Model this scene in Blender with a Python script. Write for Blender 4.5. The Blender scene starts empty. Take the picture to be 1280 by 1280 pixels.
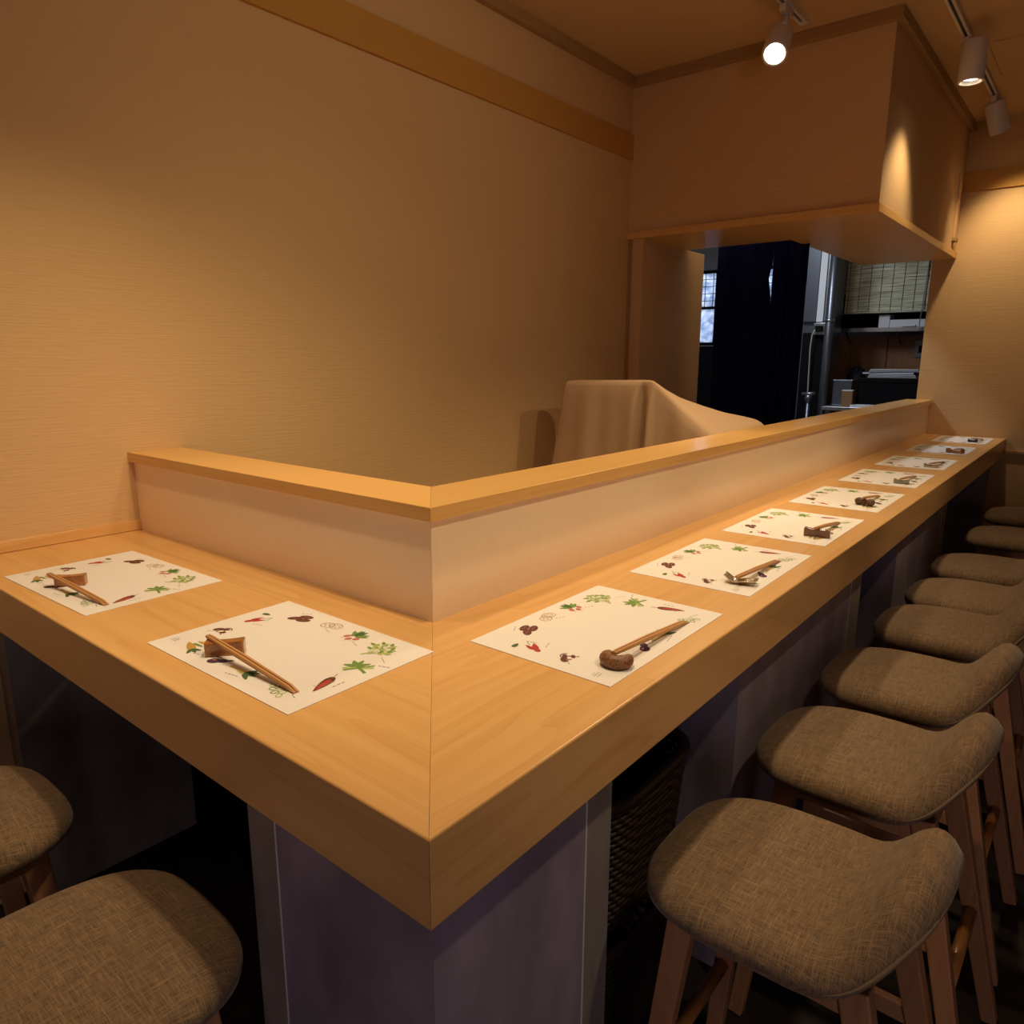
import bpy, bmesh, math, random
from mathutils import Vector, Matrix
random.seed(7)
S = bpy.context.scene
COL = S.collection
H = 0.95                      # counter top height above the floor; heights below are written H + offset
PI = math.pi
R = math.radians

# ------------------------------------------------------------------ camera, world, lights, exposure
def setup_camera():
    a, y, r = R(-11.9459), R(39.2362), R(0.1525)
    F = Vector((-math.sin(y)*math.cos(a), math.cos(y)*math.cos(a), math.sin(a)))
    X = Vector((math.cos(y), math.sin(y), 0)); U = X.cross(F)
    X2 = X*math.cos(r) + U*math.sin(r); U2 = U*math.cos(r) - X*math.sin(r)
    m = Matrix((X2, U2, -F)).transposed().to_4x4()
    m.translation = Vector((0.484, -0.4588, H + 0.4856))
    cd = bpy.data.cameras.new('camera'); cam = bpy.data.objects.new('camera', cd)
    cd.sensor_width = 36.0; cd.sensor_fit = 'HORIZONTAL'; cd.lens = 908.35/1280*36.0
    cd.clip_start = 0.02; cd.clip_end = 100
    cam.matrix_world = m; COL.objects.link(cam); S.camera = cam
setup_camera()

W = bpy.data.worlds.new('world'); S.world = W; W.use_nodes = True
bg = W.node_tree.nodes['Background']; bg.inputs[0].default_value = (0.72, 0.82, 1.0, 1); bg.inputs[1].default_value = 1.6

S.view_settings.view_transform = 'Standard'; S.view_settings.look = 'None'
S.view_settings.exposure = 0.02; S.view_settings.gamma = 1.0
S.view_settings.use_curve_mapping = False
try:
    S.cycles.use_denoising = True
    S.cycles.max_bounces = 10; S.cycles.diffuse_bounces = 5; S.cycles.glossy_bounces = 4
    S.cycles.transmission_bounces = 6
    S.cycles.sample_clamp_indirect = 4.0
except Exception: pass

WARM = (1.0, 0.77, 0.49)
def spot(loc, target, watts, size=75, blend=0.6, radius=0.035, color=WARM):
    d = bpy.data.lights.new('spot', 'SPOT'); d.energy = watts; d.spot_size = R(size); d.spot_blend = blend
    d.shadow_soft_size = radius; d.color = color
    o = bpy.data.objects.new('spot_light', d); COL.objects.link(o)
    v = Vector(target) - Vector(loc)
    o.location = loc; o.rotation_euler = v.to_track_quat('-Z', 'Y').to_euler()
    return o
def area(loc, target, watts, sx, sy, color):
    d = bpy.data.lights.new('area', 'AREA'); d.shape = 'RECTANGLE'; d.size = sx; d.size_y = sy
    d.energy = watts; d.color = color
    o = bpy.data.objects.new('area_light', d); COL.objects.link(o)
    v = Vector(target) - Vector(loc)
    o.location = loc; o.rotation_euler = v.to_track_quat('-Z', 'Y').to_euler()
    return o
# track over the counter (x = -0.22): lamps above the picture, then the two in view; lamps and added fills under the second track at x = -0.74
spot((-0.22, 0.42, H+1.70), (-0.64, 0.42, H), 52, 104, 0.8)
spot((-0.22, 1.55, H+1.70), (-0.24, 1.60, H), 25, 85, 0.8)
spot((-0.22, 2.55, H+1.70), (-0.24, 2.50, H), 33, 85, 0.7)
LAMP_B = spot((-0.17, 3.45, H+1.645), (-0.64, 3.30, H), 19, 86, 0.85)
LAMP_C = spot((-0.19, 4.62, H+1.705), (0.05, 5.05, H+0.75), 28, 95, 0.8)
LAMP_A = spot((-0.735, 2.665, H+1.665), (-0.40, 1.10, H), 46, 60, 0.6)
spot((-0.74, 0.05, H+1.70), (-1.14, 0.12, H), 38, 84, 1.0)
spot((-0.74, 1.00, H+1.70), (-0.62, 1.05, 0), 14, 140, 1.0, 0.12)  # wide unseen fill, added to lift the left wall and upper room
spot((-0.74, 1.95, H+1.70), (-0.78, 1.95, 0), 32, 74, 1.0, 0.12)  # unseen fill added over the kitchen floor, for bounce onto hood and ceiling
# aisle track on the room side: washes the ledge front and the counter face
spot((0.95, 0.55, H+1.72), (-0.45, 0.75, H+0.10), 52, 60, 0.9)
spot((0.95, 0.95, H+1.72), (-1.64, 1.35, H+0.95), 42, 78, 1.0)
spot((0.95, 2.20, H+1.72), (-0.45, 2.40, H+0.10), 54, 52, 0.9)
# cool fluorescent fitting in the kitchen, and an added soft fill by the right wall behind the camera
area((-1.60, 4.55, H+1.80), (-1.60, 4.55, 0), 26, 0.20, 1.1, (0.78, 0.88, 1.0))
area((2.22, -1.80, H+0.05), (-0.1, 0.2, H-0.4), 19, 1.3, 1.7, (0.98, 0.82, 0.92))

# ------------------------------------------------------------------ materials
def mat(name, color, rough=0.6, metal=0.0, spec=None, bump=None, var=None, coat=0.0, trans=0.0, emit=None):
    m = bpy.data.materials.new(name); m.use_nodes = True
    nt = m.node_tree; b = nt.nodes['Principled BSDF']
    b.inputs['Base Color'].default_value = (*color, 1); b.inputs['Roughness'].default_value = rough
    b.inputs['Metallic'].default_value = metal
    if spec is not None: b.inputs['Specular IOR Level'].default_value = spec
    if coat: b.inputs['Coat Weight'].default_value = coat; b.inputs['Coat Roughness'].default_value = 0.08
    if trans: b.inputs['Transmission Weight'].default_value = trans
    if emit: b.inputs['Emission Color'].default_value = (*emit[0], 1); b.inputs['Emission Strength'].default_value = emit[1]
    if var or bump:
        tc = nt.nodes.new('ShaderNodeTexCoord'); mp = nt.nodes.new('ShaderNodeMapping')
        nt.links.new(tc.outputs['Object'], mp.inputs['Vector'])
        sc = (var or bump)[0]; mp.inputs['Scale'].default_value = sc
        n = nt.nodes.new('ShaderNodeTexNoise'); n.inputs['Scale'].default_value = 1.0; n.inputs['Detail'].default_value = 4
        nt.links.new(mp.outputs[0], n.inputs['Vector'])
        if var:
            rp = nt.nodes.new('ShaderNodeValToRGB'); k = var[1]
            rp.color_ramp.elements[0].position = 0.3; rp.color_ramp.elements[1].position = 0.7
            rp.color_ramp.elements[0].color = (*[c*(1-k) for c in color], 1)
            rp.color_ramp.elements[1].color = (*[min(1, c*(1+k)) for c in color], 1)
            nt.links.new(n.outputs['Fac'], rp.inputs[0]); nt.links.new(rp.outputs[0], b.inputs['Base Color'])
        if bump:
            n2 = n
            if var and bump[0] != var[0]:
                mp2 = nt.nodes.new('ShaderNodeMapping'); mp2.inputs['Scale'].default_value = bump[0]
                nt.links.new(tc.outputs['Object'], mp2.inputs['Vector'])
                n2 = nt.nodes.new('ShaderNodeTexNoise'); n2.inputs['Scale'].default_value = 1.0; n2.inputs['Detail'].default_value = 3
                nt.links.new(mp2.outputs[0], n2.inputs['Vector'])
            bp = nt.nodes.new('ShaderNodeBump'); bp.inputs['Strength'].default_value = bump[1]; bp.inputs['Distance'].default_value = bump[2]
            nt.links.new(n2.outputs['Fac'], bp.inputs['Height']); nt.links.new(bp.outputs[0], b.inputs['Normal'])
    return m

def wood(name, light, dark, axis='Y', rough=0.35, fine=60.0, rings=7.0, coat=0.0, contrast=0.5):
    """timber with grain along the given axis: fine streaks and slow growth bands"""
    m = bpy.data.materials.new(name); m.use_nodes = True
    nt = m.node_tree; N = nt.nodes; L = nt.links; b = N['Principled BSDF']
    b.inputs['Roughness'].default_value = rough
    if coat: b.inputs['Coat Weight'].default_value = coat; b.inputs['Coat Roughness'].default_value = 0.15
    tc = N.new('ShaderNodeTexCoord')
    def nz(sc, detail, dist=0.0):
        mp = N.new('ShaderNodeMapping'); mp.inputs['Scale'].default_value = sc
        L.new(tc.outputs['Object'], mp.inputs['Vector'])
        n = N.new('ShaderNodeTexNoise'); n.inputs['Scale'].default_value = 1; n.inputs['Detail'].default_value = detail
        n.inputs['Distortion'].default_value = dist
        L.new(mp.outputs[0], n.inputs['Vector']); return n
    def ax(along, across):
        return {'X': (along, across, across), 'Y': (across, along, across), 'Z': (across, across, along)}[axis]
    a = nz(ax(1.5, fine), 3); c = nz(ax(0.55, rings), 1.5, 0.6)
    mul = N.new('ShaderNodeMath'); mul.operation = 'MULTIPLY'; mul.inputs[1].default_value = 9.0; L.new(c.outputs['Fac'], mul.inputs[0])
    fr = N.new('ShaderNodeMath'); fr.operation = 'FRACT'; L.new(mul.outputs[0], fr.inputs[0])
    pw = N.new('ShaderNodeMath'); pw.operation = 'POWER'; pw.inputs[1].default_value = 4.0; L.new(fr.outputs[0], pw.inputs[0])
    mx = N.new('ShaderNodeMath'); mx.operation = 'MULTIPLY_ADD'; mx.inputs[1].default_value = 0.30
    L.new(pw.outputs[0], mx.inputs[0]); L.new(a.outputs['Fac'], mx.inputs[2])
    rp = N.new('ShaderNodeValToRGB'); e = rp.color_ramp.elements
    e[0].position = 0.5 - contrast*0.5; e[0].color = (*light, 1); e[1].position = 0.5 + contrast*0.6; e[1].color = (*dark, 1)
    L.new(mx.outputs[0], rp.inputs[0]); L.new(rp.outputs[0], b.inputs['Base Color'])
    bp = N.new('ShaderNodeBump'); bp.inputs['Strength'].default_value = 0.06; bp.inputs['Distance'].default_value = 0.001
    L.new(a.outputs['Fac'], bp.inputs['Height']); L.new(bp.outputs[0], b.inputs['Normal'])
    return m

def tweed(name):
    m = bpy.data.materials.new(name); m.use_nodes = True
    nt = m.node_tree; N = nt.nodes; L = nt.links; b = N['Principled BSDF']
    b.inputs['Roughness'].default_value = 0.95; b.inputs['Specular IOR Level'].default_value = 0.15
    b.inputs['Sheen Weight'].default_value = 0.15
    tc = N.new('ShaderNodeTexCoord')
    outs = []
    for sc in ((60, 1400, 60), (1400, 60, 60), (26, 620, 26), (620, 26, 26)):
        mp = N.new('ShaderNodeMapping'); mp.inputs['Scale'].default_value = sc
        L.new(tc.outputs['Object'], mp.inputs['Vector'])
        n = N.new('ShaderNodeTexNoise'); n.inputs['Scale'].default_value = 1; n.inputs['Detail'].default_value = 2
        L.new(mp.outputs[0], n.inputs['Vector']); outs.append(n.outputs['Fac'])
    def mth(op, a_, b_):
        q = N.new('ShaderNodeMath'); q.operation = op
        for i, v in enumerate((a_, b_)):
            if isinstance(v, float): q.inputs[i].default_value = v
            else: L.new(v, q.inputs[i])
        return q.outputs[0]
    s = mth('MAXIMUM', outs[0], outs[1]); s2 = mth('MAXIMUM', outs[2], outs[3])
    t = mth('ADD', mth('MULTIPLY', s, 0.55), mth('MULTIPLY', s2, 0.45))
    rp = N.new('ShaderNodeValToRGB'); e = rp.color_ramp.elements
    e[0].position = 0.44; e[0].color = (0.090, 0.060, 0.036, 1); e[1].position = 0.82; e[1].color = (0.44, 0.285, 0.130, 1)
    mid = rp.color_ramp.elements.new(0.60); mid.color = (0.235, 0.148, 0.080, 1)
    L.new(t, rp.inputs[0]); L.new(rp.outputs[0], b.inputs['Base Color'])
    bp = N.new('ShaderNodeBump'); bp.inputs['Strength'].default_value = 0.25; bp.inputs['Distance'].default_value = 0.001
    L.new(s, bp.inputs['Height']); L.new(bp.outputs[0], b.inputs['Normal'])
    return m

WALLC = (0.62, 0.395, 0.175)
M = {}
M['wall_y'] = mat('wallpaper_side', WALLC, 0.85, bump=((9, 9, 210), 0.40, 0.003))
M['wall_x'] = M['wall_y']
M['ceiling'] = mat('ceiling_paint', (0.62, 0.41, 0.20), 0.9, bump=((60, 60, 60), 0.2, 0.002))
M['hood'] = mat('hood_paper', (0.66, 0.42, 0.19), 0.85, bump=((14, 14, 160), 0.4, 0.003))
M['hinoki_x'] = wood('counter_timber_crosswise', (0.760, 0.450, 0.170), (0.620, 0.320, 0.095), 'X', 0.30, 70, 7, 0.15, 0.8)
M['hinoki_y'] = wood('counter_timber_lengthwise', (0.760, 0.450, 0.170), (0.620, 0.320, 0.095), 'Y', 0.30, 70, 7, 0.15, 0.8)
M['ledge_x'] = wood('ledge_timber_crosswise', (0.790, 0.470, 0.160), (0.660, 0.355, 0.100), 'X', 0.36, 260, 30, 0.0, 0.9)
M['ledge_y'] = wood('ledge_timber_lengthwise', (0.790, 0.470, 0.160), (0.660, 0.355, 0.100), 'Y', 0.26, 260, 30, 0.2, 0.9)
M['trim'] = wood('trim_timber', (0.44, 0.27, 0.115), (0.33, 0.18, 0.065), 'Y', 0.5, 120, 12, 0.0, 0.9)
M['trim_x'] = wood('trim_timber_cross', (0.44, 0.27, 0.115), (0.33, 0.18, 0.065), 'X', 0.5, 120, 12, 0.0, 0.9)
M['band'] = mat('band_fabric', (0.52, 0.25, 0.045), 0.75)
M['upstand'] = mat('upstand_laminate', (0.90, 0.70, 0.46), 0.30, var=((60, 60, 20), 0.012))
M['slate'] = mat('slate_laminate', (0.25, 0.205, 0.255), 0.45, var=((9, 9, 5), 0.25), bump=((70, 70, 70), 0.1, 0.001))
M['slate_edge'] = mat('slate_laminate_edge', (0.24, 0.205, 0.18), 0.5, var=((20, 20, 8), 0.15))
M['joint'] = mat('pale_joint_line', (0.62, 0.60, 0.58), 0.5)
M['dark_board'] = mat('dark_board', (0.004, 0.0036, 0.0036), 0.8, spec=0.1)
M['dark_timber'] = wood('dark_timber_wall', (0.11, 0.065, 0.035), (0.06, 0.03, 0.016), 'Z', 0.6, 30, 5)
M['bounce'] = mat('pale_bounce_floor', (0.70, 0.58, 0.44), 0.6, var=((3, 3, 3), 0.1))  # pale so that the unseen floor sheet throws light upward
M['floor'] = mat('dark_floor_carpet', (0.014, 0.008, 0.006), 0.85, var=((30, 30, 30), 0.3))
M['tweed'] = tweed('brown_tweed')
M['welt'] = mat('welt_fabric', (0.17, 0.115, 0.066), 0.95)
M['beech'] = wood('beech_legs', (0.46, 0.225, 0.105), (0.34, 0.145, 0.060), 'Z', 0.42, 90, 12, 0.1, 0.9)
M['rod'] = mat('varnished_rod', (0.46, 0.20, 0.055), 0.28, coat=0.4)
M['paper'] = mat('paper', (0.78, 0.73, 0.66), 0.8)
M['stick'] = wood('chopstick_timber', (0.58, 0.30, 0.11), (0.42, 0.19, 0.06), 'X', 0.5, 700, 90, 0.0, 0.9)
M['glaze'] = mat('brown_glaze', (0.34, 0.125, 0.030), 0.18, coat=0.5, var=((60, 60, 60), 0.3))
M['glaze_dark'] = mat('dark_glaze', (0.16, 0.060, 0.024), 0.16, coat=0.5)
M['bean'] = mat('speckled_brown_ceramic', (0.20, 0.085, 0.032), 0.45, var=((240, 240, 240), 0.5), bump=((260, 260, 260), 0.5, 0.002))
M['silver'] = mat('silver_glaze', (0.55, 0.47, 0.33), 0.12, metal=0.75)
M['celadon'] = mat('celadon_glaze', (0.22, 0.23, 0.19), 0.15, coat=0.5)
M['black_glaze'] = mat('black_glaze', (0.02, 0.015, 0.014), 0.2, coat=0.4)
M['nut'] = mat('knobbly_brown_ceramic', (0.13, 0.065, 0.028), 0.6, var=((150, 150, 150), 0.5), bump=((170, 170, 170), 0.9, 0.004))
M['cloth'] = mat('beige_cloth', (0.50, 0.325, 0.175), 0.85, bump=((350, 350, 350), 0.2, 0.001))
M['lamp_white'] = mat('lamp_white', (0.70, 0.64, 0.55), 0.4)
M['lens'] = mat('lamp_lens', (1, 1, 1), 0.4, emit=((1.0, 0.86, 0.66), 9.0))
M['reflector'] = mat('lamp_reflector', (0.75, 0.7, 0.62), 0.25, metal=0.7)
M['slot'] = mat('track_slot', (0.02, 0.016, 0.014), 0.6)
M['navy'] = mat('navy_curtain', (0.008, 0.010, 0.065), 0.95, spec=0.05)
M['steel'] = mat('brushed_steel', (0.42, 0.43, 0.45), 0.28, metal=0.9, bump=((300, 300, 3), 0.15, 0.001))
M['steel_dark'] = mat('dark_steel', (0.16, 0.17, 0.20), 0.35, metal=0.8)
M['enamel'] = mat('white_enamel', (0.72, 0.74, 0.76), 0.35)
M['black'] = mat('black_plastic', (0.0035, 0.0035, 0.0045), 0.6, spec=0.12)
M['grey_wall'] = mat('kitchen_grey_wall', (0.27, 0.29, 0.33), 0.8)
M['panel_brown'] = wood('kitchen_panel', (0.34, 0.15, 0.055), (0.20, 0.08, 0.03), 'Z', 0.4, 18, 3, 0.0, 1.0)
M['reed'] = mat('split_reed', (0.62, 0.60, 0.44), 0.8, var=((5, 200, 210), 0.6))
M['thread'] = mat('dark_thread', (0.03, 0.03, 0.028), 0.9)
M['cord'] = mat('pale_cord', (0.35, 0.31, 0.27), 0.8)
M['rattan'] = mat('dark_rattan', (0.022, 0.010, 0.006), 0.5)
M['cardboard'] = mat('brown_card', (0.25, 0.13, 0.05), 0.7)
M['paper_white'] = mat('white_paper', (0.6, 0.6, 0.62), 0.7)
def frosted():
    m = bpy.data.materials.new('frosted_glass'); m.use_nodes = True; nt = m.node_tree
    o = nt.nodes['Material Output']; t = nt.nodes.new('ShaderNodeBsdfTranslucent'); t.inputs[0].default_value = (0.85, 0.9, 1, 1)
    tc = nt.nodes.new('ShaderNodeTexCoord'); n = nt.nodes.new('ShaderNodeTexNoise'); n.inputs['Scale'].default_value = 9; n.inputs['Distortion'].default_value = 2
    rp = nt.nodes.new('ShaderNodeValToRGB'); rp.color_ramp.elements[0].color = (0.45, 0.52, 0.66, 1); rp.color_ramp.elements[1].color = (0.92, 0.95, 1, 1)
    rp.color_ramp.elements[0].position = 0.35; rp.color_ramp.elements[1].position = 0.6
    nt.links.new(tc.outputs['Object'], n.inputs['Vector']); nt.links.new(n.outputs['Fac'], rp.inputs[0]); nt.links.new(rp.outputs[0], t.inputs[0])
    g = nt.nodes.new('ShaderNodeBsdfGlossy'); g.inputs[1].default_value = 0.2
    mx = nt.nodes.new('ShaderNodeMixShader'); mx.inputs[0].default_value = 0.06
    nt.links.new(t.outputs[0], mx.inputs[1]); nt.links.new(g.outputs[0], mx.inputs[2]); nt.links.new(mx.outputs[0], o.inputs[0])
    return m
M['frosted'] = frosted()

# ------------------------------------------------------------------ mesh helpers
class MB:
    def __init__(s): s.v = []; s.f = []; s.mi = []; s.smooth = []
    def add(s, vs, fs, mi=0, smooth=False):
        o = len(s.v); s.v += [tuple(v) for v in vs]
        for f in fs: s.f.append(tuple(i+o for i in f)); s.mi.append(mi); s.smooth.append(smooth)
        return s
    def box(s, x0, x1, y0, y1, z0, z1, mi=0):
        v = [(x, y, z) for z in (z0, z1) for y in (y0, y1) for x in (x0, x1)]
        return s.add(v, [(0, 2, 3, 1), (4, 5, 7, 6), (0, 1, 5, 4), (2, 6, 7, 3), (0, 4, 6, 2), (1, 3, 7, 5)], mi)
    def prism(s, poly, z0, z1, mi=0):
        n = len(poly); v = [(*p, z0) for p in poly] + [(*p, z1) for p in poly]
        f = [tuple(range(n))[::-1], tuple(range(n, 2*n))] + [(i, (i+1) % n, n+(i+1) % n, n+i) for i in range(n)]
        return s.add(v, f, mi)
    def tube(s, pts, rad, n=10, mi=0, cap=True, smooth=True):
        pts = [Vector(p) for p in pts]; rs = rad if isinstance(rad, (list, tuple)) else [rad]*len(pts)
        rings = []; up = None
        for i, p in enumerate(pts):
            t = (pts[min(i+1, len(pts)-1)] - pts[max(i-1, 0)]).normalized()
            if up is None:
                up = Vector((0, 0, 1)) if abs(t.z) < 0.9 else Vector((1, 0, 0))
            a = t.cross(up).normalized(); b = a.cross(t).normalized(); up = b
            rings.append([p + (a*math.cos(2*PI*k/n) + b*math.sin(2*PI*k/n))*rs[i] for k in range(n)])
        v = [q for r_ in rings for q in r_]; f = []
        for i in range(len(pts)-1):
            for k in range(n):
                f.append((i*n+k, i*n+(k+1) % n, (i+1)*n+(k+1) % n, (i+1)*n+k))
        s.add(v, f, mi, smooth)
        if cap:
            o = len(s.v) - len(v)
            s.f.append(tuple(o+k for k in range(n))[::-1]); s.mi.append(mi); s.smooth.append(False)
            s.f.append(tuple(o+(len(pts)-1)*n+k for k in range(n))); s.mi.append(mi); s.smooth.append(False)
        return s
    def lathe(s, prof, n=24, mi=0, cap=True):
        v = [(r_*math.cos(2*PI*k/n), r_*math.sin(2*PI*k/n), z) for r_, z in prof for k in range(n)]; f = []
        for i in range(len(prof)-1):
            for k in range(n): f.append((i*n+k, i*n+(k+1) % n, (i+1)*n+(k+1) % n, (i+1)*n+k))
        return s.add(v, f, mi, True)
    def bar(s, p, q, w, h, w2=None, h2=None, side=Vector((1, 0, 0)), mi=0):
        """tapering rectangular bar from p to q; w along side"""
        p = Vector(p); q = Vector(q); t = (q-p).normalized()
        a = (side - t*side.dot(t)).normalized(); b = t.cross(a)
        w2 = w if w2 is None else w2; h2 = h if h2 is None else h2
        v = []
        for c, ww, hh in ((p, w, h), (q, w2, h2)):
            v += [c + a*sx*ww/2 + b*sy*hh/2 for sx, sy in ((-1, -1), (1, -1), (1, 1), (-1, 1))]
        return s.add(v, [(3, 2, 1, 0), (4, 5, 6, 7), (0, 1, 5, 4), (1, 2, 6, 5), (2, 3, 7, 6), (3, 0, 4, 7)], mi)
    def build(s, name, mats, parent=None, bevel=0.0, seg=2, skip=None):
        me = bpy.data.meshes.new(name); me.from_pydata(s.v, [], s.f)
        if not isinstance(mats, (list, tuple)): mats = [mats]
        for m in mats: me.materials.append(m)
        me.polygons.foreach_set('material_index', s.mi); me.polygons.foreach_set('use_smooth', s.smooth)
        bm = bmesh.new(); bm.from_mesh(me)
        bmesh.ops.recalc_face_normals(bm, faces=bm.faces)
        if bevel:
            es = [e for e in bm.edges if len(e.link_faces) == 2 and e.calc_face_angle(0) > 0.5 and not (skip and skip(e))]
            bmesh.ops.bevel(bm, geom=es, offset=bevel, segments=seg, affect='EDGES', profile=0.5, clamp_overlap=True)
        bm.to_mesh(me); bm.free(); me.update()
        o = bpy.data.objects.new(name, me); COL.objects.link(o)
        if parent: o.parent = parent
        return o

def tag(o, label=None, cat=None, group=None, kind=None):
    if label: o['label'] = label
    if cat: o['category'] = cat
    if group: o['group'] = group
    if kind: o['kind'] = kind
    return o
def empty(name, loc=(0, 0, 0), rz=0.0, label=None, cat=None, group=None):
    o = bpy.data.objects.new(name, None); COL.objects.link(o); o.empty_display_size = 0.05
    o.location = loc; o.rotation_euler = (0, 0, rz)
    return tag(o, label, cat, group)
def copy_tree(o, parent=None):
    c = o.copy(); COL.objects.link(c); c.parent = parent
    for ch in o.children: copy_tree(ch, c)
    return c
def struct(name, mb, m, bevel=0.0, parent=None):
    o = mb.build(name, m, parent, bevel)
    if not parent: o['kind'] = 'structure'
    return o

# ------------------------------------------------------------------ room shell
LX = -1.6426; BY = 5.05; CZ = H + 1.895; RX = 2.3; FY = -3.2; KY = 6.75; KX = -3.6
struct('floor', MB().box(KX-0.1, RX+0.1, FY-0.1, KY+0.1, -0.06, 0), M['floor'])
struct('floor_bounce', MB().box(LX-0.09, -0.54, 0.54, KY, 0.0, 0.004), M['bounce'])  # unseen pale sheet added to bounce lamp light up to walls and ceiling
struct('ceiling', MB().box(KX-0.1, RX+0.1, FY-0.1, KY+0.1, CZ, CZ+0.08), M['ceiling'])
struct('wall_left', MB().box(LX-0.10, LX, FY, 3.13, 0, CZ), M['wall_y'])
struct('wall_back', MB().box(-0.53, RX, BY, BY+0.12, 0, CZ), M['wall_x'])
wr = MB(); wr.box(RX, RX+0.1, FY, -2.2, 0, CZ); wr.box(RX, RX+0.1, -0.7, BY+0.12, 0, CZ); wr.box(RX, RX+0.1, -2.2, -0.7, H+1.1, CZ)
struct('wall_right', wr, M['dark_timber'])
struct('wall_front', MB().box(LX-0.1, RX+0.1, FY-0.1, FY, 0, CZ), M['dark_timber'])
struct('door_1', MB().box(RX+0.03, RX+0.07, -2.2, -0.7, 0.001, H+1.1), M['dark_timber'])  # unseen solid door, added where the soft fill stands
# stub wall that carries the bulkhead, with its reveal, and the partition beyond
struct('wall_stub', MB().box(LX-0.10, -1.562, 3.145, 3.90, 0, H+1.109), M['hood'])
# bulkhead (L-shaped) hung from the ceiling
bh = MB()
bh.box(LX-0.10, -0.4068, 3.1286, 3.65, H+1.144, CZ)
bh.box(-0.96, -0.4068, 3.65, BY, H+1.144, CZ)
struct('wall_bulkhead', bh, M['hood'])
bb_ = [(LX-0.02, 3.105), (-0.398, 3.105), (-0.398, BY), (-0.96, BY), (-0.96, 3.665), (LX-0.02, 3.665)]
bbd = MB().prism(bb_, H+1.108, H+1.144)
struct('trim_bulkhead_board', bbd, M['ledge_x'], 0.0015)
# corner post between left wall and stub
struct('trim_corner_post', MB().box(LX-0.001, LX+0.016, 3.128, 3.146, 0, H+1.108), M['trim'])
# band on the left wall and its continuation on the back wall
struct('trim_band_left', MB().box(LX-0.002, LX+0.014, FY, 3.128, H+1.505, H+1.627), M['band'], 0.001)
struct('trim_band_back', MB().box(-0.4068, RX, BY-0.014, BY+0.002, H+1.499, H+1.615), M['band'], 0.001)
# ceiling mouldings
struct('trim_cornice_left', MB().box(LX-0.002, LX+0.030, FY, 3.128, H+1.847, CZ+0.001), M['trim'], 0.002)
cf = [(LX+0.03, 3.098), (-0.376, 3.098), (-0.376, BY), (-0.408, BY), (-0.408, 3.130), (LX+0.03, 3.130)]
struct('trim_cornice_bulkhead', MB().prism(cf, H+1.847, CZ+0.001), M['trim_x'], 0.002)
struct('trim_dado_back', MB().box(0.004, RX, BY-0.016, BY+0.002, H-0.092, H-0.075), M['trim_x'], 0.001)
struct('trim_counter_skirting', MB().box(LX-0.001, LX+0.010, FY+0.5, 0.447, H+0.001, H+0.030), M['hinoki_y'], 0.001)
struct('baseboard_back', MB().box(0.0, RX, BY-0.012, BY+0.001, 0.001, 0.07), M['dark_board'])
# ceiling hatch
hatch = empty('ceiling_hatch', (0.10, 3.99, CZ), 0, 'flat square access hatch in ceiling beside the rear track lights', 'hatch')
MB().box(-0.26, 0.26, -0.225, 0.225, -0.005, 0.0).build('panel', M['ceiling'], hatch, 0.001)
fr = MB()
for a in ((-0.275, -0.267, -0.24, 0.24), (0.267, 0.275, -0.24, 0.24)): fr.box(a[0], a[1], a[2], a[3], -0.006, 0)
for a in ((-0.267, 0.267, -0.24, -0.232), (-0.267, 0.267, 0.232, 0.24)): fr.box(a[0], a[1], a[2], a[3], -0.006, 0)
fr.build('frame', M['ceiling'], hatch)

# ------------------------------------------------------------------ the counter
D = 0.447; E2 = 0.575; OL = 0.4315; IL = 0.586; T = 0.111
counter = empty('counter', (0, 0, 0), 0, 'L-shaped pale timber counter with raised ledge and slate-coloured supports', 'counter')
g = 0.0003
mitre = lambda e: all(abs(v.co.x + v.co.y) < 0.002 for v in e.verts)
wa = MB().prism([(-g, 0), (LX+0.0005, 0), (LX+0.0005, D+0.03), (-D-0.03-g, D+0.03)], H-T, H)
wb = MB().prism([(0, g), (-D-0.03, D+0.03+g), (-D-0.03, BY-0.0005), (0, BY-0.0005)], H-T, H)
wa.build('worktop', M['hinoki_x'], counter, 0.0035, 3, mitre); wb.build('worktop', M['hinoki_y'], counter, 0.0035, 3, mitre)
ua = MB().prism([(-D, D), (LX+0.001, D), (LX+0.001, E2), (-E2, E2)], H-0.002, H+0.197)
ub = MB().prism([(-D, D+g), (-E2, E2+g), (-E2, BY-0.001), (-D, BY-0.001)], H-0.002, H+0.197)
ua.build('upstand', M['upstand'], counter, 0.001); ub.build('upstand', M['upstand'], counter, 0.001)
la = MB().prism([(-OL-g/2, OL), (LX+0.001, OL), (LX+0.001, IL), (-IL-g/2, IL)], H+0.1975, H+0.2245)
lb = MB().prism([(-OL, OL+g/2), (-IL, IL+g/2), (-IL, BY-0.001), (-OL, BY-0.001)], H+0.1975, H+0.2245)
la.build('ledge', M['ledge_x'], counter, 0.0012); lb.build('ledge', M['ledge_y'], counter, 0.0012)
# knee-space back boards
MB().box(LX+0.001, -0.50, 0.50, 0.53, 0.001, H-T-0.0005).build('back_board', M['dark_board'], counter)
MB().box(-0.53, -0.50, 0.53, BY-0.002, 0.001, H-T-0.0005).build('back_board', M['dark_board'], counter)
C0 = 0.065; zt = H-T-0.0006
def pedestal(nm, polys):
    p = None
    for i, (poly, mt, b) in enumerate(polys):
        o = MB().prism(poly, 0.001, zt).build(nm if i == 0 else ('edge_panel' if mt != 'joint' else 'joint_strip'), M[mt], p or counter, b)
        if i == 0: p = o
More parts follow.
